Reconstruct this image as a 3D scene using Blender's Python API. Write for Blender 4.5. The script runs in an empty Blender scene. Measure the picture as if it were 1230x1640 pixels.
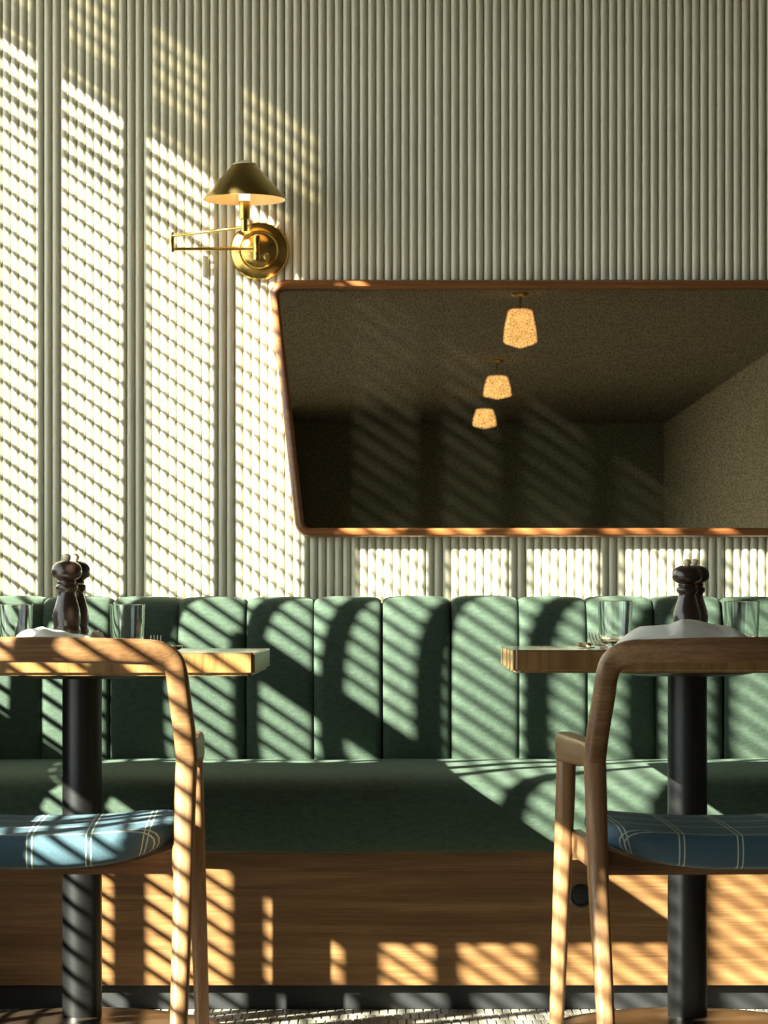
import bpy, bmesh, math, random
from mathutils import Vector, Matrix

# ------------------------------------------------------------------ camera, world, sun, exposure
S = bpy.context.scene
COL = S.collection
F = 4650.0            # focal length in pixels of the 1230 x 1640 frame
EYE = 0.817           # camera height
cam_d = bpy.data.cameras.new('camera')
cam = bpy.data.objects.new('camera', cam_d)
COL.objects.link(cam)
cam.location = (0, 0, EYE)
cam.rotation_euler = (math.pi / 2, 0, 0)
cam_d.sensor_fit = 'HORIZONTAL'
cam_d.sensor_width = 36
cam_d.lens = F / 1230 * 36
cam_d.shift_y = 165 / 1230
cam_d.clip_end = 200
cam_d.dof.use_dof = True
cam_d.dof.focus_distance = 6.2
cam_d.dof.aperture_fstop = 20
S.camera = cam

w = bpy.data.worlds.new('sky')
S.world = w
w.use_nodes = True
bg = w.node_tree.nodes['Background']
bg.inputs[0].default_value = (0.86, 0.93, 1.0, 1)
bg.inputs[1].default_value = 5.4

SA, SC = 1.25, 0.845   # sun travels (SA, 1, -SC)
sun_d = bpy.data.lights.new('sun', 'SUN')
sun = bpy.data.objects.new('sun', sun_d)
COL.objects.link(sun)
sun_d.energy = 54
sun_d.angle = math.radians(0.53)
sun_d.color = (1.0, 0.93, 0.80)
sun.location = (-8, -6, 8)
sun.rotation_euler = Vector((SA, 1, -SC)).to_track_quat('-Z', 'Y').to_euler()

S.view_settings.view_transform = 'Standard'
S.view_settings.look = 'None'
S.view_settings.gamma = 1
S.view_settings.use_curve_mapping = False
S.view_settings.exposure = 0.1
S.cycles.max_bounces = 10
S.cycles.diffuse_bounces = 6
S.cycles.transmission_bounces = 10
S.cycles.transparent_max_bounces = 16
S.cycles.sample_clamp_indirect = 8
S.cycles.use_denoising = True

random.seed(4)

# ------------------------------------------------------------------ materials
def mat(name):
    m = bpy.data.materials.new(name)
    m.use_nodes = True
    nt = m.node_tree
    return m, nt, nt.nodes['Principled BSDF']

def N(nt, typ, **kw):
    n = nt.nodes.new(typ)
    for k, v in kw.items():
        setattr(n, k, v)
    return n

def ramp(nt, fac, stops):
    r = N(nt, 'ShaderNodeValToRGB')
    el = r.color_ramp.elements
    el[0].position, el[0].color = stops[0][0], (*stops[0][1], 1)
    el[1].position, el[1].color = stops[-1][0], (*stops[-1][1], 1)
    for p, c in stops[1:-1]:
        e = el.new(p)
        e.color = (*c, 1)
    nt.links.new(fac, r.inputs[0])
    return r.outputs[0]

def noise(nt, scale, detail=4, stretch=(1, 1, 1), rough=0.55, coord='Object', distort=0):
    tc = N(nt, 'ShaderNodeTexCoord')
    mp = N(nt, 'ShaderNodeMapping')
    mp.inputs['Scale'].default_value = stretch
    nt.links.new(tc.outputs[coord], mp.inputs[0])
    n = N(nt, 'ShaderNodeTexNoise')
    n.inputs['Scale'].default_value = scale
    n.inputs['Detail'].default_value = detail
    n.inputs['Roughness'].default_value = rough
    n.inputs['Distortion'].default_value = distort
    nt.links.new(mp.outputs[0], n.inputs[0])
    return n.outputs[0]

def bump(nt, p, h, strength=0.3, dist=0.001):
    b = N(nt, 'ShaderNodeBump')
    b.inputs['Strength'].default_value = strength
    b.inputs['Distance'].default_value = dist
    nt.links.new(h, b.inputs['Height'])
    nt.links.new(b.outputs[0], p.inputs['Normal'])

def plain(name, col, rough=0.5, metal=0.0, spec=0.5, var=0.08, vs=30, bmp=0.0, bs=400, coat=0):
    m, nt, p = mat(name)
    n = noise(nt, vs, 3)
    c = ramp(nt, n, [(0.3, tuple(x * (1 - var) for x in col)), (0.7, tuple(min(1, x * (1 + var)) for x in col))])
    nt.links.new(c, p.inputs['Base Color'])
    p.inputs['Roughness'].default_value = rough
    p.inputs['Metallic'].default_value = metal
    p.inputs['Specular IOR Level'].default_value = spec
    p.inputs['Coat Weight'].default_value = coat
    if bmp:
        bump(nt, p, noise(nt, bs, 2), bmp)
    return m

def wood(name, dark, mid, light, axis='X', rough=0.4, coat=0.0, grain=1.0, spec=0.4):
    """grain runs along axis"""
    m, nt, p = mat(name)
    k = {'X': (0.5, 9, 9), 'Y': (9, 0.5, 9), 'Z': (9, 9, 0.5)}[axis]
    n1 = noise(nt, 3.2 * grain, 6, k, 0.6, distort=0.6)
    k2 = {'X': (1.5, 90, 90), 'Y': (90, 1.5, 90), 'Z': (90, 90, 1.5)}[axis]
    n2 = noise(nt, 4 * grain, 3, k2, 0.7)
    mx = N(nt, 'ShaderNodeMix')
    mx.data_type = 'FLOAT'
    mx.inputs[0].default_value = 0.38
    nt.links.new(n1, mx.inputs[2])
    nt.links.new(n2, mx.inputs[3])
    c = ramp(nt, mx.outputs[0], [(0.34, dark), (0.5, mid), (0.64, light)])
    nt.links.new(c, p.inputs['Base Color'])
    p.inputs['Roughness'].default_value = rough
    p.inputs['Specular IOR Level'].default_value = spec
    p.inputs['Coat Weight'].default_value = coat
    p.inputs['Coat Roughness'].default_value = 0.15
    bump(nt, p, n2, 0.12, 0.0006)
    return m

M = {}
M['reed'] = plain('sage reeded paint', (0.66, 0.62, 0.47), 0.28, var=0.04, vs=4)
M['plaster'] = plain('plaster', (0.26, 0.22, 0.145), 0.85, var=0.06, vs=3)
M['ceiling'] = plain('ceiling paint', (0.17, 0.145, 0.10), 0.9, var=0.05, vs=2)
M['dark_wall'] = plain('dark green wall paint', (0.13, 0.125, 0.075), 0.8)
M['window_paint'] = plain('window paint', (0.25, 0.23, 0.18), 0.5)
M['slat'] = plain('slat paint', (0.30, 0.28, 0.23), 0.5)
M['oak'] = wood('oak panel', (0.10, 0.045, 0.016), (0.185, 0.092, 0.034), (0.28, 0.155, 0.062), 'X', 0.42)
M['table_edge'] = wood('table timber', (0.13, 0.060, 0.020), (0.23, 0.118, 0.038), (0.31, 0.175, 0.062), 'Z', 0.35, 0.3, 1.6)
M['table_top'] = wood('table top timber', (0.07, 0.045, 0.022), (0.11, 0.072, 0.036), (0.16, 0.105, 0.055), 'X', 0.12, 1.0)
M['walnut_x'] = wood('walnut rail', (0.09, 0.040, 0.018), (0.195, 0.098, 0.042), (0.31, 0.17, 0.076), 'X', 0.38, 0.2, 0.8)
M['walnut_z'] = wood('walnut leg', (0.16, 0.078, 0.034), (0.27, 0.142, 0.064), (0.36, 0.205, 0.098), 'Z', 0.38, 0.2, 0.8)
M['walnut_y'] = wood('walnut arm', (0.15, 0.07, 0.03), (0.24, 0.125, 0.055), (0.33, 0.18, 0.082), 'Y', 0.38, 0.2, 0.8)
M['frame_wood'] = wood('mirror frame wood', (0.13, 0.045, 0.014), (0.23, 0.085, 0.026), (0.34, 0.13, 0.042), 'X', 0.3, 0.5)
M['black'] = plain('black powder coat', (0.0035, 0.0038, 0.004), 0.36, spec=0.55, bmp=0.1)
M['toe'] = plain('toe kick black', (0.009, 0.010, 0.011), 0.6)
M['bronze'] = plain('brown bronze plate', (0.075, 0.052, 0.038), 0.3, 0.7, var=0.2, vs=8)
M['brass'] = plain('brushed brass', (0.62, 0.43, 0.13), 0.24, 1.0, var=0.08, vs=20)
M['brass_dark'] = plain('aged brass', (0.40, 0.30, 0.11), 0.30, 1.0, var=0.08, vs=20)
M['steel'] = plain('stainless steel', (0.6, 0.58, 0.54), 0.2, 1.0)
M['mill'] = plain('dark stained beech', (0.034, 0.020, 0.015), 0.28, coat=0.5, var=0.25, vs=60)
M['linen'] = plain('napkin linen', (0.80, 0.77, 0.68), 0.85, var=0.04, vs=60, bmp=0.15)
M['tile'] = plain('glazed floor tile', (0.30, 0.285, 0.235), 0.25, var=0.18, vs=25)
M['grout'] = plain('grout', (0.22, 0.20, 0.15), 0.9)
M['cream'] = plain('cream knob', (0.86, 0.76, 0.52), 0.3)
M['ground'] = plain('pavement', (0.09, 0.085, 0.08), 0.9)
M['floor_far'] = plain('floor field', (0.045, 0.035, 0.026), 0.5, var=0.15, vs=10)

# green woven upholstery
m, nt, p = mat('green wool upholstery')
n = noise(nt, 900, 2, (0.35, 1, 1))
n2 = noise(nt, 60, 4, (1, 1, 2.5))
mx = N(nt, 'ShaderNodeMix'); mx.data_type = 'FLOAT'; mx.inputs[0].default_value = 0.45
nt.links.new(n, mx.inputs[2]); nt.links.new(n2, mx.inputs[3])
c = ramp(nt, mx.outputs[0], [(0.35, (0.019, 0.038, 0.023)), (0.5, (0.031, 0.054, 0.035)), (0.66, (0.050, 0.079, 0.053))])
nt.links.new(c, p.inputs['Base Color'])
p.inputs['Roughness'].default_value = 0.9
p.inputs['Sheen Weight'].default_value = 0.12
p.inputs['Sheen Roughness'].default_value = 0.4
p.inputs['Sheen Tint'].default_value = (0.5, 0.75, 0.55, 1)
bump(nt, p, mx.outputs[0], 0.35, 0.001)
M['green'] = m

# blue check seat cloth: pairs of pale lines from the UV map (metres)
m, nt, p = mat('blue windowpane cloth')
uv = N(nt, 'ShaderNodeUVMap'); uv.uv_map = 'UVMap'
sp = N(nt, 'ShaderNodeSeparateXYZ')
nt.links.new(uv.outputs[0], sp.inputs[0])
def line_pair(sock, period, off):
    outs = []
    for d in (-0.0042, 0.0042):
        a = N(nt, 'ShaderNodeMath', operation='ADD'); a.inputs[1].default_value = 10 * period - off - d
        nt.links.new(sock, a.inputs[0])
        b = N(nt, 'ShaderNodeMath', operation='PINGPONG'); b.inputs[1].default_value = period / 2
        nt.links.new(a.outputs[0], b.inputs[0])
        g = N(nt, 'ShaderNodeMath', operation='LESS_THAN'); g.inputs[1].default_value = 0.0011
        nt.links.new(b.outputs[0], g.inputs[0])
        outs.append(g.outputs[0])
    q = N(nt, 'ShaderNodeMath', operation='MAXIMUM')
    nt.links.new(outs[0], q.inputs[0]); nt.links.new(outs[1], q.inputs[1])
    return q.outputs[0]
q = N(nt, 'ShaderNodeMath', operation='MAXIMUM')
nt.links.new(line_pair(sp.outputs[0], 0.098, -0.008), q.inputs[0])
nt.links.new(line_pair(sp.outputs[1], 0.098, -0.244), q.inputs[1])
n = noise(nt, 500, 2)
c = ramp(nt, n, [(0.3, (0.045, 0.085, 0.110)), (0.7, (0.068, 0.120, 0.150))])
cm = N(nt, 'ShaderNodeMix'); cm.data_type = 'RGBA'
nt.links.new(q.outputs[0], cm.inputs[0]); nt.links.new(c, cm.inputs[6])
cm.inputs[7].default_value = (0.45, 0.48, 0.36, 1)
nt.links.new(cm.outputs[2], p.inputs['Base Color'])
p.inputs['Roughness'].default_value = 0.62
p.inputs['Specular IOR Level'].default_value = 0.2
M['check'] = m

# antique mirror: dark tinted reflection, foxing and dust
m, nt, p = mat('antiqued mirror glass')
nt.nodes.remove(p)
out = nt.nodes['Material Output']
gl = N(nt, 'ShaderNodeBsdfGlossy'); gl.inputs['Roughness'].default_value = 0.004
df = N(nt, 'ShaderNodeBsdfDiffuse')
sp1 = noise(nt, 230, 4, rough=0.75)
cl = noise(nt, 5, 4)
c1 = ramp(nt, sp1, [(0.36, (0.32, 0.28, 0.19)), (0.50, (0.62, 0.56, 0.41)), (0.62, (0.80, 0.73, 0.56))])
nt.links.new(c1, gl.inputs[0])
c2 = ramp(nt, cl, [(0.3, (0.0008, 0.0008, 0.0004)), (0.7, (0.0032, 0.0030, 0.002))])
nt.links.new(c2, df.inputs[0])
ms = N(nt, 'ShaderNodeAddShader')
nt.links.new(gl.outputs[0], ms.inputs[0]); nt.links.new(df.outputs[0], ms.inputs[1])
nt.links.new(ms.outputs[0], out.inputs[0])
M['mirror'] = m

# clear glass (vessels)
m, nt, p = mat('clear glass')
p.inputs['Base Color'].default_value = (0.98, 1, 0.99, 1)
p.inputs['Roughness'].default_value = 0.0
p.inputs['Transmission Weight'].default_value = 1
p.inputs['IOR'].default_value = 1.48
M['glass'] = m

def pane_mat(name, tint, refl):
    m, nt, p = mat(name)
    nt.nodes.remove(p)
    out = nt.nodes['Material Output']
    tr = N(nt, 'ShaderNodeBsdfTransparent'); tr.inputs[0].default_value = (*tint, 1)
    g = N(nt, 'ShaderNodeBsdfGlossy'); g.inputs['Roughness'].default_value = 0.02
    mx = N(nt, 'ShaderNodeMixShader'); mx.inputs[0].default_value = refl
    nt.links.new(tr.outputs[0], mx.inputs[1]); nt.links.new(g.outputs[0], mx.inputs[2])
    nt.links.new(mx.outputs[0], out.inputs[0])
    return m
M['pane'] = pane_mat('window pane', (0.95, 0.98, 0.96), 0.06)
M['pane_tint'] = pane_mat('sun dimming pane', (0.24, 0.23, 0.19), 0.06)  # tint set to weaken the sun through the added transom

def glow(name, col, strength):
    m, nt, p = mat(name)
    n = noise(nt, 14, 3)
    c = ramp(nt, n, [(0.3, tuple(x * 0.75 for x in col)), (0.7, col)])
    nt.links.new(c, p.inputs['Emission Color'])
    nt.links.new(c, p.inputs['Base Color'])
    p.inputs['Emission Strength'].default_value = strength
    return m
M['pendant'] = glow('lit alabaster shade', (1.0, 0.58, 0.22), 1.55)
M['bulb'] = glow('lit bulb', (1.0, 0.72, 0.36), 9)
M['shade_in'] = plain('pale gold shade lining', (0.8, 0.62, 0.36), 0.6)

# ------------------------------------------------------------------ helpers
def link(name, bm, material, parent=None, smooth=False, smooth_angle=None):
    me = bpy.data.meshes.new(name)
    bm.normal_update()
    bm.to_mesh(me)
    bm.free()
    mats = material if isinstance(material, (list, tuple)) else [material]
    for mm in mats:
        me.materials.append(M[mm] if isinstance(mm, str) else mm)
    if smooth or smooth_angle:
        for f in me.polygons:
            f.use_smooth = True
        if smooth_angle:
            me.set_sharp_from_angle(angle=math.radians(smooth_angle))
    o = bpy.data.objects.new(name, me)
    COL.objects.link(o)
    if parent:
        o.parent = parent
    return o

def place_mesh(name, me, loc, parent=None):
    o = bpy.data.objects.new(name, me)
    COL.objects.link(o)
    o.location = loc
    if parent:
        o.parent = parent
    return o

def empty(name, loc=(0, 0, 0), rz=0.0):
    o = bpy.data.objects.new(name, None)
    o.empty_display_size = 0.05
    COL.objects.link(o)
    o.location = loc
    o.rotation_euler = (0, 0, rz)
    return o

def tag(o, label=None, cat=None, group=None, kind=None):
    if label: o['label'] = label
    if cat: o['category'] = cat
    if group: o['group'] = group
    if kind: o['kind'] = kind
    return o

def box(bm, x0, x1, y0, y1, z0, z1, bevel=0.0, seg=2):
    r = bmesh.ops.create_cube(bm, size=1)
    vs = r['verts']
    for v in vs:
        v.co = Vector(((x0 + x1) / 2 + v.co.x * (x1 - x0), (y0 + y1) / 2 + v.co.y * (y1 - y0), (z0 + z1) / 2 + v.co.z * (z1 - z0)))
    if bevel:
        es = list({e for v in vs for e in v.link_edges})
        bmesh.ops.bevel(bm, geom=es, offset=bevel, segments=seg, profile=0.5, affect='EDGES')
    return vs

def boxes(*bs, bevel=0.0):
    bm = bmesh.new()
    for b in bs:
        box(bm, *b, bevel=bevel)
    return bm

def skin_rings(bm, rings, close_u=True, cap=True):
    vr = [[bm.verts.new(p) for p in r] for r in rings]
    n = len(vr[0])
    for i in range(len(vr) - 1):
        for j in range(n if close_u else n - 1):
            k = (j + 1) % n
            bm.faces.new((vr[i][j], vr[i][k], vr[i + 1][k], vr[i + 1][j]))
    if cap:
        bm.faces.new(list(reversed(vr[0])))
        bm.faces.new(vr[-1])
    return vr

def lathe(bm, prof, cx=0, cy=0, n=32, axis='Z', base=(0, 0, 0)):
    """prof: list of (radius, height). Radius 0 ends are closed by a point"""
    rings = []
    for r, z in prof:
        ring = []
        for i in range(n):
            a = 2 * math.pi * i / n
            if axis == 'Z':
                ring.append(Vector((cx + r * math.cos(a), cy + r * math.sin(a), z)))
            else:  # axis pointing to -Y, height measured towards the camera
                ring.append(Vector((base[0] + r * math.cos(a), base[1] - z, base[2] + r * math.sin(a))))
        rings.append(ring)
    skin_rings(bm, rings, True, prof[0][0] > 1e-6 or prof[-1][0] > 1e-6)
    bmesh.ops.remove_doubles(bm, verts=bm.verts, dist=1e-6)
    bmesh.ops.recalc_face_normals(bm, faces=bm.faces)

def catmull(pts, sub):
    P = [Vector(p) for p in pts]
    out = []
    for i in range(len(P) - 1):
        p0 = P[max(i - 1, 0)]; p1 = P[i]; p2 = P[i + 1]; p3 = P[min(i + 2, len(P) - 1)]
        for s in range(sub):
            t = s / sub
            out.append(0.5 * ((2 * p1) + (-p0 + p2) * t + (2 * p0 - 5 * p1 + 4 * p2 - p3) * t * t + (-p0 + 3 * p1 - 3 * p2 + p3) * t ** 3))
    out.append(P[-1].copy())
    return out

def sweep(bm, pts, sizes, ref=(0, 1, 0), n=16, power=3.2, sub=1):
    """superellipse section: size (a, b) are full widths across ref x t and along ref"""
    if sub > 1:
        q = [tuple(p) + tuple(s) for p, s in zip(pts, sizes)]
        P3 = catmull([p[:3] for p in q], sub)
        Sz = catmull([(p[3], p[4], 0) for p in q], sub)
        pts, sizes = P3, [(s.x, s.y) for s in Sz]
    P = [Vector(p) for p in pts]
    rings = []
    for i, p in enumerate(P):
        t = (P[min(i + 1, len(P) - 1)] - P[max(i - 1, 0)]).normalized()
        v = Vector(ref); v = (v - t * v.dot(t)).normalized()
        u = v.cross(t).normalized()
        a, b = sizes[i]
        ring = []
        for k in range(n):
            th = 2 * math.pi * (k + 0.5) / n
            c, s = math.cos(th), math.sin(th)
            cu = math.copysign(abs(c) ** (2 / power), c) * a / 2
            sv = math.copysign(abs(s) ** (2 / power), s) * b / 2
            ring.append(p + u * cu + v * sv)
        rings.append(ring)
    skin_rings(bm, rings, True, True)
    bmesh.ops.recalc_face_normals(bm, faces=bm.faces)

# ------------------------------------------------------------------ the room
XL, XR = -1.45, 3.35
YW, YF = 6.856, -21.0
CEIL = 3.10

wb = link('wall_back', boxes((XL - .2, XR + .2, YW, YW + .15, 0, CEIL)), 'reed')
tag(wb, kind='structure')
PITCH = 0.0196
# one reed: convex half round, shared by every reed of the wall
bm = bmesh.new()
rings = []
ns = 10
for z in (0.0, CEIL):
    ring = []
    for i in range(ns + 1):
        a = math.pi * i / ns
        ring.append(Vector((-math.cos(a) * 0.0094, -abs(math.sin(a)) ** 0.85 * 0.0088, z)))
    rings.append(ring)
skin_rings(bm, rings, True, True)
bmesh.ops.recalc_face_normals(bm, faces=bm.faces)
r0 = link('reed', bm, 'reed', wb, smooth_angle=50)
reed_me = r0.data
nre = int((XR - XL) / PITCH)
r0.location = (XL + PITCH / 2, YW - 0.0005, 0)
for i in range(1, nre):
    place_mesh('reed', reed_me, (XL + PITCH * (i + .5), YW - 0.0005, 0), wb)

tag(link('ceiling', boxes((XL - .2, XR + .2, YF - .2, YW + .15, CEIL, CEIL + .12)), 'ceiling'), kind='structure')
fl = link('floor', boxes((XL - .2, XR + .2, YF - .2, YW + .15, -.12, -0.003)), ['floor_far'])
tag(fl, kind='structure')
tag(link('wall_front', boxes((XL - .2, XR + .2, YF - .15, YF, 0, CEIL)), 'dark_wall'), kind='structure')

# right wall: wide vertical ribs
bm = bmesh.new()
box(bm, XR + 0.012, XR + .15, YF, YW, 0, CEIL)
wr = link('wall_right', bm, 'plaster')
tag(wr, kind='structure')
bm = bmesh.new()
y = YF + .05
while y < YW - .05:
    sect = [(XR + .0121, y - .045), (XR - .006, y - .035), (XR - .012, y), (XR - .006, y + .035), (XR + .0121, y + .045)]
    skin_rings(bm, [[Vector((a, b, z)) for a, b in sect] for z in (0, CEIL)], True, True)
    y += .10
bmesh.ops.recalc_face_normals(bm, faces=bm.faces)
tag(link('wall_rib', bm, 'plaster', wr), kind='stuff')

# left wall with the big louvred window and an unseen window added further back for daylight
WY0, WY1, WZ0, WZ1, TZ0, TZ1 = 2.2, 6.84, 0.42, 2.607, 2.634, 2.92
WZL = 1.72      # underside of an unseen infill panel added to shade the right chair
V0, V1, VZ0, VZ1 = -18.0, -6.0, 0.9, 2.5
bm = boxes((XL - .14, XL, V1, WY0, 0, CEIL), (XL - .14, XL, YF, V0, 0, CEIL), (XL - .14, XL, WY1, YW, 0, CEIL),
           (XL - .14, XL, WY0, WY1, 0, WZ0), (XL - .034, XL, WY0, WY1, WZ1, TZ0), (XL - .14, XL, WY0, WY1, TZ1, CEIL), (XL - .14, XL - .045, WY0, 3.89, WZL, WZ1), (XL - .14, XL, WY0, 5.7, TZ0, TZ1), (XL - .14, XL - .045, 5.3, WY1, WZ0, 1.03),  # boxes stopping short of the inner face: unseen infill added to block sun
           (XL - .14, XL, V0, V1, 0, VZ0), (XL - .14, XL, V0, V1, VZ1, CEIL))
tag(link('wall_left', bm, 'plaster'), kind='structure')

XS = XL - 0.02   # plane of the slats
win = empty('window_1', (XL, (WY0 + WY1) / 2, WZ0))
tag(win, kind='structure')
def rel(o, par):
    o.parent = par
    o.matrix_parent_inverse = Matrix.Translation(par.location).inverted()
    return o
rel(link('window_pane', boxes((XL - .125, XL - .120, WY0, WY1, WZ0, WZ1)), 'pane'), win)
# slats
SP = 0.0457
bm = bmesh.new()
box(bm, -.0106, .0106, 0, WY1 - WY0, -.0012, .0012)
sl = link('slat', bm, 'slat')
sl_me = sl.data
z = WZ1 - 0.030
k = 0
while z > WZ0 + .01:
    o = sl if k == 0 else place_mesh('slat', sl_me, (0, 0, 0))
    o.location = (XS, WY0, z)
    o.rotation_euler = (0, math.radians(0), 0)
    rel(o, win)
    z -= SP
    k += 1
# upright bars of the shutter, spaced as their shadows fall on the wall
bar_x = [-1.18, -.98, -.778, -.576, -.365]
bars = [(x, .037) for x in bar_x] + [(-.116, .098), (.1355, .037), (.328, .037), (.544, .043), (.79, .045), (1.002, .018), (1.045, .020), (1.20, .035), (1.41, .04)]
x = 1.72
while YW - (x - XS) / SA > WY0 + .05:
    bars.append((x, .04))
    x += .205
for xp, wd in bars:
    yb = YW - (xp - XS) / SA
    rel(link('shadow_upright', boxes((XS - .014, XS + .014, yb - wd / 2 + .003, yb + wd / 2 - .003, WZ0, WZ1)), 'window_paint'), win)

rel(link('shade_rail', boxes((XS - .014, XS + .014, 4.98, 5.60, 1.49, 1.555)), 'window_paint'), win)  # unseen rail added to cast the dim band across the banquette back
rel(link('shadow_upright', boxes((XS - .016, XS + .016, 4.63, 4.73, WZ0, 1.12)), 'window_paint'), win)  # unseen low block added to shade part of the base panel

tr = empty('soft_stripe_transom', (XL, (WY0 + WY1) / 2, TZ0))  # unseen transom added to throw soft stripes above the main sun patch
tag(tr, kind='structure')
rel(link('window_pane', boxes((XL - .125, XL - .120, 5.7, WY1, TZ0, TZ1)), 'pane_tint', smooth=False), tr)
z = TZ1 + .29  # outer slats, also added, set off the wall to blur their shadows
for k in range(14):
    o = place_mesh('slat', sl_me, (XL - .36, WY0 - .3, z))
    o.scale = (1.3, 1.1, 1)
    rel(o, tr)
    z -= .0457
for xp in (-.98, -.778, -.576, -.365):
    yb = YW - (xp - XS) / SA
    rel(link('mullion', boxes((XS - .016, XS + .016, yb - .02, yb + .02, TZ0, TZ1)), 'window_paint'), tr)

w3 = empty('fill_window', (XL, (V0 + V1) / 2, VZ0))  # unseen window added to bring daylight to the far ceiling
tag(w3, kind='structure')
rel(link('window_pane', boxes((XL - .09, XL - .085, V0, V1, VZ0, VZ1)), 'pane'), w3)
for i in range(9):
    yb = V0 + (V1 - V0) * (i + .5) / 9
    rel(link('mullion', boxes((XL - .12, XL - .04, yb - .03, yb + .03, VZ0, VZ1)), 'window_paint'), w3)

tag(link('terrace', boxes((-12, XL - .16, -22, 12, -.3, -.15)), 'ground'), kind='structure')

# floor tiles: small glazed sticks, brick offset; the rows in view are single tiles, the rest one mesh
TW, TL = .0181, .074
bm = bmesh.new()
box(bm, -TW / 2 + .0011, TW / 2 - .0011, -TL / 2 + .0016, TL / 2 - .0016, -.006, 0, bevel=.0012, seg=1)
t0 = link('tile', bm, 'tile', fl)
t_me = t0.data
first = True
YT = 6.022
for r in range(3):
    yc = YT - TL * (r + .5)
    for i in range(-45, 46):
        xx = i * TW + (TW / 2 if r % 2 else 0)
        o = t0 if first else place_mesh('tile', t_me, (0, 0, 0), fl)
        first = False
        o.location = (xx + random.uniform(-.0004, .0004), yc + random.uniform(-.0008, .0008), random.uniform(-.0003, .0001))
        o.rotation_euler = (random.uniform(-.004, .004), random.uniform(-.01, .01), 0)
bm = bmesh.new()
def flat_tile(bm, cx, cy):
    a, b, z1, z0, e = TW / 2 - .0011, TL / 2 - .0016, random.uniform(-.0006, .0002), -.005, .0012
    v = [bm.verts.new((cx + sx * (a - e), cy + sy * (b - e), z1)) for sx, sy in ((-1, -1), (1, -1), (1, 1), (-1, 1))]
    u = [bm.verts.new((cx + sx * a, cy + sy * b, z0)) for sx, sy in ((-1, -1), (1, -1), (1, 1), (-1, 1))]
    bm.faces.new(v)
    for i in range(4):
        bm.faces.new((u[i], u[(i + 1) % 4], v[(i + 1) % 4], v[i]))
for r in range(0, 14):
    yc = YT - TL * (r + .5)
    for i in range(-79, 184):
        if r < 3 and -46 < i < 46: continue
        flat_tile(bm, i * TW + (TW / 2 if r % 2 else 0), yc)
tag(link('tile_field', bm, 'tile', fl), kind='stuff')
link('grout_bed', boxes((XL, XR, YT - 14 * TL, YT, -.0035, -.0028)), 'grout', fl)

# ------------------------------------------------------------------ banquette
BX0, BX1 = XL + .005, XR - .02
bq = empty('banquette', ((BX0 + BX1) / 2, 6.0, 0))
tag(bq, 'long green upholstered banquette with channelled back and oak base along reeded wall', 'banquette')
rel(link('base_panel', boxes((BX0, BX1, 6.0, 6.02, .0515, .33), bevel=.001), 'oak'), bq)
rel(link('toe_kick', boxes((BX0, BX1, 6.022, 6.04, .0, .052)), 'toe'), bq)
# seat cushion, long with rounded nose
bm = bmesh.new()
prof = [(5.958, .330), (5.948, .336), (5.938, .360), (5.934, .395), (5.938, .428), (5.950, .456), (5.972, .474),
        (6.01, .485), (6.10, .492), (6.25, .496), (6.40, .497), (6.53, .494), (6.60, .48), (6.60, .330)]
nx = 160
rings = []
for i in range(nx + 1):
    x = BX0 + (BX1 - BX0) * i / nx
    wob = .0012 * math.sin(x * 9) + .001 * math.sin(x * 23 + 1)
    rings.append([Vector((x, py + wob * (1 if py < 6.2 else 0), pz + wob * (.8 if pz > .335 else 1.4))) for py, pz in prof])
skin_rings(bm, rings, True, True)
bmesh.ops.recalc_face_normals(bm, faces=bm.faces)
rel(link('seat_cushion', bm, 'green', smooth_angle=60), bq)
# back channels
CH = .153
def channel_mesh():
    bm = bmesh.new()
    W = CH / 2 - .0008
    vprof = [(6.505, .40), (6.505, .48), (6.500, .54), (6.499, .60), (6.500, .66), (6.502, .71), (6.507, .755), (6.515, .79),
             (6.526, .82), (6.541, .842), (6.562, .855), (6.60, .860), (6.68, .860), (6.75, .850)]
    vp = catmull([(a, b, 0) for a, b in vprof], 2)
    nu = 16
    rings = []
    for j, v in enumerate(vp):
        t = vp[min(j + 1, len(vp) - 1)] - vp[max(j - 1, 0)]
        nrm = Vector((-t.y, t.x)).normalized()   # in (y, z), pointing out of the back
        if nrm.x > 0 and v.y < .8: nrm = -nrm
        ring = []
        for i in range(nu + 1):
            u = -1 + 2 * i / nu
            s = math.sin(u * math.pi / 2)
            d = .0035 * abs(s) ** 2 + .008 * abs(s) ** 14
            ring.append(Vector((W * s, v.x - nrm.x * d, v.y - nrm.y * d)))
        # rear side closing the section
        ring.append(Vector((W, 6.76, max(.40, v.y - .05) if v.y > .5 else v.y)))
        ring.append(Vector((-W, 6.76, max(.40, v.y - .05) if v.y > .5 else v.y)))
        rings.append(ring)
    skin_rings(bm, rings, True, True)
    bmesh.ops.recalc_face_normals(bm, faces=bm.faces)
    return bm
ch0 = link('back_channel', channel_mesh(), 'green', smooth_angle=50)
ch_me = ch0.data
k0 = math.ceil((BX0 - .1497 + CH * .1) / CH)
ks = [k for k in range(-12, 23) if .1497 + CH * k - .001 > BX0 and .1497 + CH * (k + 1) < BX1]
for j, k in enumerate(ks):
    o = ch0 if j == 0 else place_mesh('back_channel', ch_me, (0, 0, 0))
    o.location = (.1497 + CH * (k + .5), random.uniform(-.003, .003), random.uniform(-.0015, .0015))
    o.rotation_euler = (0, random.uniform(-.003, .003), 0)
    rel(o, bq)
rel(link('back_board', boxes((BX0, BX1, 6.762, 6.84, .05, .845)), 'toe'), bq)

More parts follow.
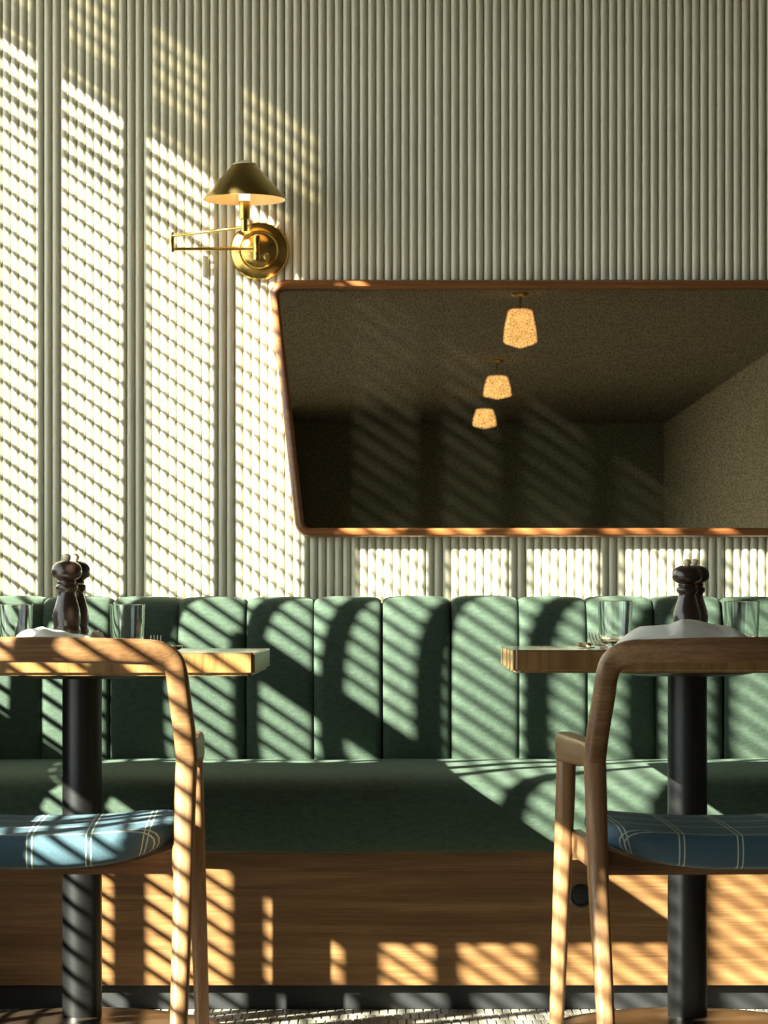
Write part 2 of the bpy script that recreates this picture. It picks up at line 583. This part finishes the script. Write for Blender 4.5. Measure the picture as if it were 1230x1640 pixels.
# ------------------------------------------------------------------ socket on the base panel
def out_z(y, px): return EYE - (px - 985) * y / F
so = empty('power_socket', (.406, 6.0, .2365))
tag(so, 'round black power socket set in the oak base panel behind right chair', 'socket')
bm = bmesh.new()
lathe(bm, [(.0245, 0), (.0245, .003), (.022, .005), (.019, .005), (.018, .002), (.0, .002)], axis='Y', n=28)
link('rim', bm, 'black', so, smooth_angle=40)
bm = bmesh.new()
lathe(bm, [(.0165, .0021), (.0165, .0035), (.0145, .004), (.0, .004)], axis='Y', n=24)
link('insert', bm, 'toe', so, smooth_angle=40)
for dx, dz in ((-.006, 0), (.006, 0), (0, -.007)):
    bm = bmesh.new()
    lathe(bm, [(.002, .0041), (.002, .0046), (.0, .0046)], axis='Y', n=10, base=(dx, 0, dz))
    link('contact_hole', bm, 'black', so)

# ------------------------------------------------------------------ mirror
MY = 6.846      # back of frame
def px(x, y, d): return ((x - 615) * d / F, EYE - (y - 985) * d / F)
mir = empty('wall_mirror', (0.6, MY, 1.2))
tag(mir, 'wide antiqued dark mirror with tapering left side and rounded walnut frame', 'mirror')
d = 6.806
TLc, BLc = px(429, 447, d), px(474, 860, d)
XRm = 1.75
outer = [TLc, (XRm, TLc[1]), (XRm - .07, BLc[1]), BLc]
def rounded(poly, r, n=8):
    out = []
    m_ = len(poly)
    for i in range(m_):
        p = Vector(poly[i]); a = (Vector(poly[i - 1]) - p).normalized(); b = (Vector(poly[(i + 1) % m_]) - p).normalized()
        ang = a.angle(b); t = r / math.tan(ang / 2)
        c = p + (a + b).normalized() * (r / math.sin(ang / 2))
        p1 = p + a * t; p2 = p + b * t
        a1 = math.atan2(p1.y - c.y, p1.x - c.x); a2 = math.atan2(p2.y - c.y, p2.x - c.x)
        da = (a2 - a1 + math.pi) % (2 * math.pi) - math.pi
        for k in range(n + 1):
            an = a1 + da * k / n
            out.append(Vector((c.x + r * math.cos(an), c.y + r * math.sin(an))))
    return out
def offset_poly(poly, d):
    m_ = len(poly); out = []
    for i in range(m_):
        p = Vector(poly[i]); a = (p - Vector(poly[i - 1])).normalized(); b = (Vector(poly[(i + 1) % m_]) - p).normalized()
        na = Vector((a.y, -a.x)); nb = Vector((b.y, -b.x))
        bis = (na + nb).normalized()
        out.append(tuple(p + bis * (d / bis.dot(na))))
    return out
FW = .0215
loops = [(0, 0.0, .036), (0, .026, .036), (.0015, .032, .0355), (.0045, .037, .034), (.009, .040, .031), (FW - .006, .040, .022), (FW - .002, .037, .018), (FW, .031, .016), (FW, .004, .016)]
bm = bmesh.new()
rings = []
for off, h, r in loops:
    pl = rounded(offset_poly(outer, off), r)
    rings.append([Vector((q_.x, MY - h, q_.y)) for q_ in pl])
vr = skin_rings(bm, rings, True, False)
for i in range(len(vr[0])):
    k = (i + 1) % len(vr[0])
    bm.faces.new((vr[0][i], vr[-1][i], vr[-1][k], vr[0][k]))
bmesh.ops.recalc_face_normals(bm, faces=bm.faces)
rel(link('mirror_frame', bm, 'frame_wood', smooth_angle=35), mir)
bm = bmesh.new()
pl = rounded(offset_poly(outer, FW - .001), .016)
a_ = [bm.verts.new((q_.x, MY - .012, q_.y)) for q_ in pl]
b_ = [bm.verts.new((q_.x, MY - .002, q_.y)) for q_ in pl]
bm.faces.new(a_); bm.faces.new(list(reversed(b_)))
for i in range(len(a_)):
    k = (i + 1) % len(a_)
    bm.faces.new((a_[i], a_[k], b_[k], b_[i]))
bmesh.ops.recalc_face_normals(bm, faces=bm.faces)
rel(link('mirror_glass', bm, 'mirror'), mir)

# ------------------------------------------------------------------ wall sconce
d = 6.82
sx, sz = px(415, 400, d)
sc_ = empty('wall_sconce', (sx, 6.8475, sz))
tag(sc_, 'polished brass swing arm wall lamp with conical shade above mirror corner', 'lamp')
def P(x, y, dd):           # a pixel at depth dd, in sconce space
    a, b = px(x, y, dd)
    return Vector((a - sx, dd - 6.8475, b - sz))
def rod(bm, a, b, r, n=14):
    a, b = Vector(a), Vector(b)
    t = (b - a).normalized()
    ref = (0, 1, 0) if abs(t.y) < .9 else (1, 0, 0)
    sweep(bm, [a, b], [(2 * r, 2 * r)] * 2, ref, n, 2.0)
bm = bmesh.new()
lathe(bm, [(.069, 0), (.0695, .004), (.066, .012), (.055, .020), (.047, .0225), (.046, .021), (.0445, .021), (.043, .024),
           (.035, .030), (.022, .033), (.0, .034)], axis='Y', n=56)
link('backplate', bm, 'brass', sc_, smooth_angle=30)
dh = 6.79
bm = bmesh.new()
hub = P(411, 397, dh)
lathe(bm, [(.0, -.029), (.0075, -.029), (.0085, -.026), (.0085, -.010), (.0070, -.009), (.0070, .008), (.0085, .009), (.0085, .025), (.0075, .029), (.003, .032), (0, .032)],
      cx=hub.x, cy=hub.y, n=24)
for v in bm.verts: v.co.z += hub.z
rod(bm, (hub.x, hub.y, hub.z), (hub.x, hub.y + .035, hub.z), .006)
link('pivot_post', bm, 'brass', sc_, smooth_angle=40)
bm = bmesh.new()
rod(bm, P(405, 398, dh), P(275, 399, 6.788), .0042)
link('lower_arm', bm, 'brass', sc_, smooth_angle=40)
bm = bmesh.new()
e0, e1 = P(275, 372, 6.788), P(275, 404, 6.788)
rod(bm, e0, e1, .0062, 18)
link('elbow', bm, 'brass_dark', sc_, smooth_angle=40)
DS = 6.700
bm = bmesh.new()
rod(bm, P(275, 378, 6.788), P(391, 364, DS), .0038)
link('upper_arm', bm, 'brass', sc_, smooth_angle=40)
bm = bmesh.new()
c0 = P(391.5, 370, DS)
zt = lambda y: P(391.5, y, DS).z
lathe(bm, [(.0, zt(371)), (.0075, zt(371)), (.0075, zt(352)), (.0125, zt(351)), (.0125, zt(322)), (.0, zt(321))], cx=c0.x, cy=c0.y, n=28)
link('lamp_holder', bm, 'brass', sc_, smooth_angle=35)
bm = bmesh.new()
lathe(bm, [(.0, zt(322)), (.012, zt(322)), (.013, zt(309)), (.012, zt(300)), (.006, zt(288)), (.0, zt(286))], cx=c0.x, cy=c0.y, n=20)
link('bulb', bm, 'bulb', sc_, smooth=True)
# shade: thin cone, open below and above
bm = bmesh.new()
zb, zh = zt(319), zt(263)
rb, rt = 66.5 * DS / F, 17.5 * DS / F
lathe_prof = [(rt, zh), (rt + (rb - rt) * .5 + .002, (zb + zh) / 2), (rb, zb + .001), (rb + .0008, zb - .0015), (rb - .001, zb - .0015), (rb - .0022, zb + .0015), (rt + (rb - rt) * .5 - .0003, (zb + zh) / 2 - .001), (rt - .0015, zh - .0005)]
rings = [[Vector((c0.x + r * math.cos(2 * math.pi * i / 64), c0.y + r * math.sin(2 * math.pi * i / 64), z)) for i in range(64)] for r, z in lathe_prof]
vr = skin_rings(bm, rings, True, False)
for i in range(64):
    k = (i + 1) % 64
    bm.faces.new((vr[-1][i], vr[-1][k], vr[0][k], vr[0][i]))
bmesh.ops.recalc_face_normals(bm, faces=bm.faces)
sh = link('lamp_shade', bm, ['brass_dark', 'shade_in'], sc_, smooth_angle=40)
for f in sh.data.polygons:
    c = f.center
    if f.index // 64 >= 4: f.material_index = 1
bm = bmesh.new()
lathe(bm, [(.0, zh + .0095), (.008, zh + .0085), (.015, zh + .0055), (rt + .0015, zh + .0005), (rt + .0015, zh - .001), (.0, zh - .001)], cx=c0.x, cy=c0.y, n=32)
link('shade_cap', bm, 'cream', sc_, smooth_angle=50)  # pale cream stands in for lamplight leaking through the cap
bm = bmesh.new()
kx = P(428, 411, 6.8)
lathe(bm, [(.0, 0), (.0035, 0), (.0035, .018), (.0085, .019), (.0095, .023), (.0085, .028), (.0, .030)], axis='Y', n=20, base=(kx.x, -.018, kx.z))
link('switch_knob', bm, 'brass', sc_, smooth_angle=40)
pl_ = bpy.data.lights.new('sconce_light', 'POINT')
pl_.energy = 3.0
pl_.color = (1.0, .55, .22)
pl_.shadow_soft_size = .014
lo = bpy.data.objects.new('sconce_light', pl_)
COL.objects.link(lo)
lo.location = (sx + c0.x, 6.8475 + c0.y - .0, sz + zt(313))
lo.location.z = sz + zt(304)

# ------------------------------------------------------------------ tables
TZ = .748
def make_table(X, rz, dz, label):
    t = empty('bistro_table', (X, 5.665, 0), rz)
    tag(t, label, 'table', 'square bistro tables')
    hw, d0, d1 = .352, -.345, .355
    bm = bmesh.new()
    vs = box(bm, -hw, hw, d0, d1, TZ - .0425 + dz, TZ - .003 + dz)
    ve = [e for e in bm.edges if abs(e.verts[0].co.z - e.verts[1].co.z) > .01]
    bmesh.ops.bevel(bm, geom=ve, offset=.007, segments=3, affect='EDGES')
    he = [e for e in bm.edges if abs(e.verts[0].co.z - e.verts[1].co.z) < .001 and e.verts[0].co.z < TZ - .03 + dz]
    he = [e for e in he if len(e.link_faces) == 2 and any(abs(f.normal.z) > .9 for f in e.link_faces) and any(abs(f.normal.z) < .1 for f in e.link_faces)]
    bmesh.ops.bevel(bm, geom=he, offset=.006, segments=3, affect='EDGES')
    link('table_edge', bm, 'table_edge', t, smooth_angle=35)
    bm = bmesh.new()
    vs = box(bm, -hw, hw, d0, d1, TZ - .003 + dz, TZ + dz)
    ve = [e for e in bm.edges if abs(e.verts[0].co.z - e.verts[1].co.z) > .001]
    bmesh.ops.bevel(bm, geom=ve, offset=.007, segments=3, affect='EDGES')
    link('tabletop', bm, 'table_top', t)
    bm = bmesh.new()
    lathe(bm, [(.0, TZ - .054 + dz), (.10, TZ - .054 + dz), (.128, TZ - .049 + dz), (.130, TZ - .0425 + dz), (.0, TZ - .0425 + dz)], n=48)
    tp = link('top_plate', bm, 'black', t, smooth_angle=30)
    bm = bmesh.new()
    lathe(bm, [(.0385, .030), (.0385, TZ - .0535 + dz)], n=40)
    link('column', bm, 'black', t, smooth_angle=40)
    bm = bmesh.new()
    lathe(bm, [(.0, .0), (.278, .0), (.281, .004), (.279, .009), (.262, .0145), (.22, .0225), (.17, .0285), (.11, .032), (.06, .034), (.046, .036), (.0, .036)], n=72)
    link('base_plate', bm, 'bronze', t, smooth_angle=30)
    return t
make_table(-.589, 0, 0.0, 'square wooden pedestal table at left, set with two glasses')
make_table(.592, math.radians(-.4), .005, 'square wooden pedestal table at right, set with two glasses')

# ------------------------------------------------------------------ chairs
def cushion(parent):
    bm = bmesh.new()
    uvl = bm.loops.layers.uv.new('UVMap')
    NA = 72
    hx, hy0, hy1 = .236, .165, .235
    def foot(a):
        c, s = math.cos(a), math.sin(a)
        pw = 4.2
        X_ = math.copysign(abs(c) ** (2 / pw), c)
        Y_ = math.copysign(abs(s) ** (2 / pw), s)
        return X_, Y_
    def zt(x, y):
        e = abs(x / hx)
        base = .455 + .020 * e ** 2.2
        return base + .010 * max(0, (y + .1)) / .33
    def zb(x, y):
        e = abs(x / hx)
        return .391 + .040 * e ** 2.4
    secs = []      # (r, frac) : frac 1 = top, 0 = bottom
    for r in (.25, .5, .7, .82, .9): secs.append((r, 1 - .10 * r ** 3))
    for k in range(9):
        th = math.pi / 2 * (1 - 2 * k / 8)
        secs.append((.92 + .08 * math.cos(th), .5 + .42 * math.sin(th)))
    secs += [(.85, .03), (.6, 0), (.3, 0)]
    rings, info = [], []
    for r, fr in secs:
        ring, inf = [], []
        for i in range(NA):
            X_, Y_ = foot(2 * math.pi * (i + .5) / NA)
            x = X_ * hx * r
            y = Y_ * (hy1 if Y_ > 0 else hy0) * r
            a, b = zt(x, y), zb(x, y)
            z = b + (a - b) * fr
            drop = max(0.0, (a - z) - .004)
            L = math.hypot(X_, Y_)
            w8 = 1 if r > .85 else 0
            ux = x + (math.copysign(drop, X_) * (abs(X_) ** 6) * w8)
            uy = y + (math.copysign(drop, Y_) * (abs(Y_) ** 6) * w8)
            ring.append(Vector((x, y, z))); inf.append((ux, uy))
        rings.append(ring); info.append(inf)
    vr = skin_rings(bm, rings, True, True)
    lut = {}
    for i, r in enumerate(vr):
        for j, v in enumerate(r): lut[v] = info[i][j]
    for f in bm.faces:
        for l in f.loops: l[uvl].uv = lut[l.vert]
    bmesh.ops.recalc_face_normals(bm, faces=bm.faces)
    return link('seat_cushion', bm, 'check', parent, smooth_angle=70)

def make_chair(X, rz, label):
    c = empty('armchair', (X, 4.98, 0), rz)
    tag(c, label, 'chair', 'bentwood armchairs at the tables')
    # backrest: posts and crest in one bent piece
    half = [(.254, -.180, .578), (.250, -.192, .625), (.243, -.208, .68), (.238, -.220, .722), (.228, -.226, .743), (.206, -.236, .7545), (.17, -.247, .757), (.11, -.262, .759), (.05, -.270, .7605)]
    hs = [(.037, .034), (.037, .034), (.037, .033), (.037, .032), (.040, .030), (.042, .026), (.042, .024), (.042, .023), (.042, .023)]
    pts = half + [(0, -.272, .761)] + [(-x, y, z) for x, y, z in reversed(half)]
    sz_ = hs + [(.042, .023)] + list(reversed(hs))
    bm = bmesh.new()
    sweep(bm, pts, sz_, (0, 1, 0), 20, 3.0, 5)
    link('backrest', bm, 'walnut_x', c, smooth_angle=60)
    for s in (-1, 1):
        bm = bmesh.new()
        pts = [(s * .254, -.180, .580), (s * .2515, -.176, .53), (s * .250, -.178, .46), (s * .2485, -.184, .385), (s * .244, -.215, .22), (s * .238, -.262, .0)]
        ws = [(.037, .034), (.036, .036), (.035, .040), (.034, .038), (.031, .032), (.026, .026)]
        sweep(bm, pts, ws, (0, 1, 0), 16, 2.7, 4)
        link('back_leg', bm, 'walnut_z', c, smooth_angle=60)
        bm = bmesh.new()
        pts = [(s * .2545, .200, .560), (s * .256, .200, .50), (s * .260, .203, .38), (s * .266, .212, .2), (s * .272, .225, .0)]
        ws = [(.034, .036), (.034, .037), (.032, .036), (.028, .030), (.024, .024)]
        sweep(bm, pts, ws, (0, 1, 0), 16, 2.8, 4)
        link('front_leg', bm, 'walnut_z', c, smooth_angle=60)
        bm = bmesh.new()
        pts = [(s * .2545, -.170, .586), (s * .256, -.10, .586), (s * .2565, .02, .585), (s * .256, .14, .584), (s * .2555, .205, .583), (s * .2545, .221, .583)]
        ws = [(.030, .040), (.033, .044), (.036, .048), (.037, .051), (.037, .053), (.032, .046)]
        sweep(bm, pts, ws, (0, 0, 1), 20, 4.5, 4)
        link('armrest', bm, 'walnut_y', c, smooth_angle=60)
    # seat rails
    for nm, y0, y1 in (('back_rail', -.120, -.100), ('front_rail', .190, .214)):
        bm = bmesh.new()
        n_ = 24
        rings = []
        for i in range(n_ + 1):
            x = -.246 + .492 * i / n_
            top = .389 + .040 * (abs(x) / .236) ** 2.4
            rings.append([Vector((x, y0, .384)), Vector((x, y1, .384)), Vector((x, y1, top)), Vector((x, y0, top))])
        # bottom edge a plain straight line; keep a minimum height
        for r in rings:
            for v in r[2:]: v.z = max(v.z, .3955)
        for r in rings:
            for v in r[:2]: v.z = .3825
        skin_rings(bm, rings, True, True)
        bmesh.ops.recalc_face_normals(bm, faces=bm.faces)
        link(nm, bm, 'walnut_x', c)
    for s in (-1, 1):
        bm = bmesh.new()
        pts = [(s * .240, -.175, .412), (s * .235, .20, .412)]
        sweep(bm, pts, [(.022, .048)] * 2, (0, 0, 1), 12, 5)
        link('side_rail', bm, 'walnut_y', c)
    cs = cushion(c)
    tag(cs, 'blue seat cushion with cream windowpane check')
    return c
make_chair(-.587, math.radians(2.2), 'sunlit walnut armchair with blue checked seat, back to viewer, at left table')
make_chair(.590, math.radians(3.4), 'shaded walnut armchair with blue checked seat, back to viewer, at right table')

# ------------------------------------------------------------------ pepper mills
def make_mill(x, dd, ztab, top, label):
    s = F / dd
    X = (x - 615) / s
    t = empty('pepper_mill', (X, dd, ztab))
    tag(t, label, 'pepper mill', 'dark wooden mills on the tables')
    hgt = EYE + (985 - top) / s - ztab
    k = hgt / .1830
    body = [(0, 0), (.0260, 0), (.0272, .003), (.0270, .009), (.0255, .012), (.0262, .016), (.0272, .022), (.0266, .029), (.0250, .032), (.0262, .036), (.0264, .042), (.0250, .046),
            (.0248, .049), (.0262, .056), (.0266, .066), (.0250, .078), (.0215, .091), (.0180, .103), (.0165, .110), (.0168, .114), (.0195, .117), (.0212, .121), (.0208, .125), (.0180, .128), (0, .128)]
    head = [(0, .1282), (.0165, .1282), (.0176, .131), (.0176, .134), (.0165, .135), (.0205, .1375), (.0262, .1415), (.0287, .147), (.0292, .153), (.0284, .159), (.0258, .1645), (.0205, .169), (.0135, .172), (0, .1735)]
    knob = [(0, .170), (.0055, .170), (.0055, .1735), (.0074, .1755), (.0084, .179), (.0076, .183), (.0045, .1858), (0, .187)]
    for nm, pf, mt in (('body', body, 'mill'), ('head', head, 'mill'), ('knob', knob, 'cream')):
        bm = bmesh.new()
        lathe(bm, [(r, z * k) for r, z in pf], n=40)
        link(nm, bm, mt, t, smooth_angle=50)
    return t
make_mill(107, 5.55, TZ, 889.5, 'dark wooden pepper mill on left table, nearer of the pair')
make_mill(120.5, 5.612, TZ, 889.5, 'dark wooden pepper mill on left table, half hidden behind its twin')
make_mill(1100.5, 5.55, TZ + .005, 898, 'dark wooden pepper mill on right table, nearer of the pair')
make_mill(1112, 5.612, TZ + .005, 898, 'dark wooden pepper mill on right table, half hidden behind its twin')

# ------------------------------------------------------------------ tumblers
def make_glass(x, dd, ztab, rimy, r, label):
    s = F / dd
    h = EYE + (985 - rimy) / s - ztab
    bm = bmesh.new()
    lathe(bm, [(0, .0), (r * .86, 0), (r * .90, .002), (r * .915, .006), (r * .93, h * .3), (r * .965, h * .6), (r * .998, h - .004), (r, h - .0015), (r - .0006, h), (r - .0014, h - .0012), (r * .998 - .0015, h - .004), (r * .965 - .0016, h * .6), (r * .93 - .0018, h * .3), (r * .915 - .002, .016), (r * .88 - .002, .0125), (r * .7, .0095), (0, .009)], n=64)
    o = link('tumbler', bm, 'glass', smooth_angle=22)
    o.location = ((x - 615) / s, dd, ztab)
    tag(o, label, 'glass', 'clear water tumblers on the tables')
    return o
make_glass(24, 5.60, TZ, 967.5, .0345, 'clear tumbler on left table, left of the mills, cut by the frame edge')
make_glass(204, 5.60, TZ, 967.5, .0342, 'clear tumbler on left table, right of the mills beside a fork')
make_glass(985.5, 5.58, TZ + .005, 962, .0335, 'clear tumbler on right table, left of the mills beside a fork')
make_glass(1188, 5.62, TZ + .005, 962.5, .0345, 'clear tumbler on right table, right of the mills behind the napkin')

# ------------------------------------------------------------------ napkins
def napkin(name, px0, px1, dd, depth, ztab, prof, label, layers=1, rz=0.0):
    """folded cloth: prof = heights (m) along x, thick and rounded, with creases"""
    s = F / dd
    x0, x1 = (px0 - 615) / s, (px1 - 615) / s
    nx, ny = 64, 20
    L = x1 - x0
    pp = catmull([(i, h, 0) for i, h in enumerate(prof)], 1)
    def hh(u):
        f = u * (len(pp) - 1); i = min(int(f), len(pp) - 2); t = f - i
        return pp[i].y * (1 - t) + pp[i + 1].y * t
    bm = bmesh.new()
    top, bot = [], []
    for j in range(ny + 1):
        v = j / ny
        rt_, rb_ = [], []
        for i in range(nx + 1):
            u = i / nx
            env = min(1, (4 * v * (1 - v)) ** .35 + .02)
            ex = min(1, (6 * min(u, 1 - u)) ** .5 + .02)
            h = hh(u) * env * (.35 + .65 * ex)
            h += (.0008 * math.sin(u * 31 + v * 5) + .0010 * math.sin(v * 17 + u * 9)) * env * ex
            h -= .004 * abs(((u * 2.3 + v * 1.7) % 1) - .5) * env * ex
            xx = -L / 2 + L * u + .010 * (v - .5) * math.sin(u * 4)
            yy = -depth / 2 + depth * v + .006 * math.sin(u * 9 + 1)
            rt_.append(bm.verts.new((xx, yy, max(h, .0012))))
            rb_.append(bm.verts.new((xx, yy, 0)))
        top.append(rt_); bot.append(rb_)
    for j in range(ny):
        for i in range(nx):
            bm.faces.new((top[j][i], top[j][i + 1], top[j + 1][i + 1], top[j + 1][i]))
            bm.faces.new((bot[j][i], bot[j + 1][i], bot[j + 1][i + 1], bot[j][i + 1]))
    for i in range(nx):
        bm.faces.new((top[0][i + 1], top[0][i], bot[0][i], bot[0][i + 1]))
        bm.faces.new((top[ny][i], top[ny][i + 1], bot[ny][i + 1], bot[ny][i]))
    for j in range(ny):
        bm.faces.new((top[j][0], top[j + 1][0], bot[j + 1][0], bot[j][0]))
        bm.faces.new((top[j + 1][nx], top[j][nx], bot[j][nx], bot[j + 1][nx]))
    bmesh.ops.recalc_face_normals(bm, faces=bm.faces)
    o = link(name, bm, 'linen', smooth_angle=28)
    o.location = ((x0 + x1) / 2, dd, ztab)
    o.rotation_euler = (0, 0, rz)
    tag(o, label, 'napkin', 'white cloth napkins on the tables')
    return o
napkin('napkin', 8, 168, 5.44, .10, TZ, [.010, .034, .044, .047, .042, .036, .032, .028, .018], 'white cloth napkin folded on left table in front of the mills')
napkin('napkin', 138, 172, 5.66, .06, TZ, [.024, .036, .040, .034, .016], 'small crumpled napkin end on left table, right of the mills')
napkin('napkin', 990, 1212, 5.44, .11, TZ + .005, [.030, .040, .043, .046, .046, .058, .055, .050, .045, .040, .032, .020], 'white cloth napkin folded on right table in front of the mills', rz=math.radians(2))

# ------------------------------------------------------------------ forks and spoons
def make_fork(x, dd, ztab, rz, label):
    s = F / dd
    t = empty('fork', ((x - 615) / s, dd, ztab), rz)
    tag(t, label, 'fork', 'forks on the tables')
    bm = bmesh.new()
    sweep(bm, [(0, -.13, .004), (0, -.06, .005), (0, -.02, .006), (0, .02, .010), (0, .035, .008)], [(.016, .0022), (.012, .0025), (.006, .003), (.006, .0028), (.014, .002)], (0, 0, 1), 12, 2.4, 4)
    link('handle', bm, 'steel', t, smooth_angle=60)
    bm = bmesh.new()
    sweep(bm, [(0, .033, .0082), (0, .043, .0065), (0, .055, .007)], [(.014, .002), (.021, .002), (.0225, .002)], (0, 0, 1), 12, 3, 3)
    link('neck', bm, 'steel', t, smooth_angle=60)
    for i in range(4):
        xx = -.0094 + .00627 * i
        bm = bmesh.new()
        sweep(bm, [(xx, .053, .007), (xx, .068, .010), (xx, .085, .018), (xx, .099, .030)], [(.0036, .002), (.0032, .002), (.0028, .0018), (.0016, .0012)], (0, 0, 1), 8, 2.4, 4)
        link('tine', bm, 'steel', t, smooth_angle=60)
    return t
make_fork(252, 5.50, TZ, math.radians(6), 'steel fork with raised tines right of the tumbler on left table')
make_fork(968, 5.46, TZ + .005, math.radians(8), 'steel fork with raised tines left of the tumbler on right table')
def make_spoon(x, dd, ztab, rz, label):
    s = F / dd
    t = empty('spoon', ((x - 615) / s, dd, ztab), rz)
    tag(t, label, 'spoon', 'spoons on the tables')
    bm = bmesh.new()
    sweep(bm, [(0, -.12, .003), (0, -.05, .004), (0, .0, .006), (0, .03, .010), (0, .045, .007)], [(.015, .0022), (.010, .0025), (.005, .003), (.005, .003), (.008, .0025)], (0, 0, 1), 12, 2.4, 4)
    link('handle', bm, 'steel', t, smooth_angle=60)
    bm = bmesh.new()
    rings = []
    for (r, z) in ((.3, .0012), (.6, .0022), (.85, .0055), (1, .0095), (1.02, .0105), (.96, .0100), (.8, .0065), (.5, .0035), (.2, .0028)):
        rings.append([Vector((.0165 * r * math.cos(a), .066 + .024 * r * math.sin(a), z)) for a in [2 * math.pi * i / 28 for i in range(28)]])
    skin_rings(bm, rings, True, True)
    bmesh.ops.recalc_face_normals(bm, faces=bm.faces)
    link('bowl', bm, 'steel', t, smooth_angle=60)
    return t
make_spoon(940, 5.55, TZ + .005, math.radians(0), 'steel spoon lying near the left end of right table')
make_spoon(272, 5.46, TZ, math.radians(-3), 'steel spoon lying right of the fork on left table')

# ------------------------------------------------------------------ pendants behind the viewer, seen in the mirror
def make_pendant(X, Y, zc, W, Hh, label):
    t = empty('pendant_lamp', (X, Y, CEIL))
    tag(t, label, 'lamp', 'glowing pendants in a row along the ceiling')
    bm = bmesh.new()
    top = zc + Hh / 2 - CEIL; bt = zc - Hh / 2 - CEIL
    lathe(bm, [(0, top), (W * .30, top), (W * .36, top - Hh * .04), (W * .46, top - Hh * .45), (W * .50, top - Hh * .82), (W * .44, top - Hh * .88), (0, bt)], n=8)
    link('lamp_shade', bm, 'pendant', t)
    bm = bmesh.new()
    lathe(bm, [(.007, top - .002), (.007, -.015)], n=10)
    link('rod', bm, 'brass_dark', t)
    bm = bmesh.new()
    lathe(bm, [(0, -.025), (.05, -.022), (.06, -.012), (.06, -.001), (0, -.001)], n=20)
    link('canopy', bm, 'brass_dark', t)
MP = MY - .012
for (mx, my, cw, chh, dt, lb) in ((833, 527, 54, 62, 20.6, 'glowing pendant lamp reflected largest and highest in the mirror'),
                                  (796.5, 621, 45, 37, 26.0, 'glowing pendant lamp reflected second of three in the mirror'),
                                  (776, 671, 38, 31, 30.1, 'glowing pendant lamp reflected smallest and lowest in the mirror')):
    a, b = px(mx, my, dt)
    make_pendant(a, 2 * MP - dt, b, cw * dt / F, chh * dt / F, lb)
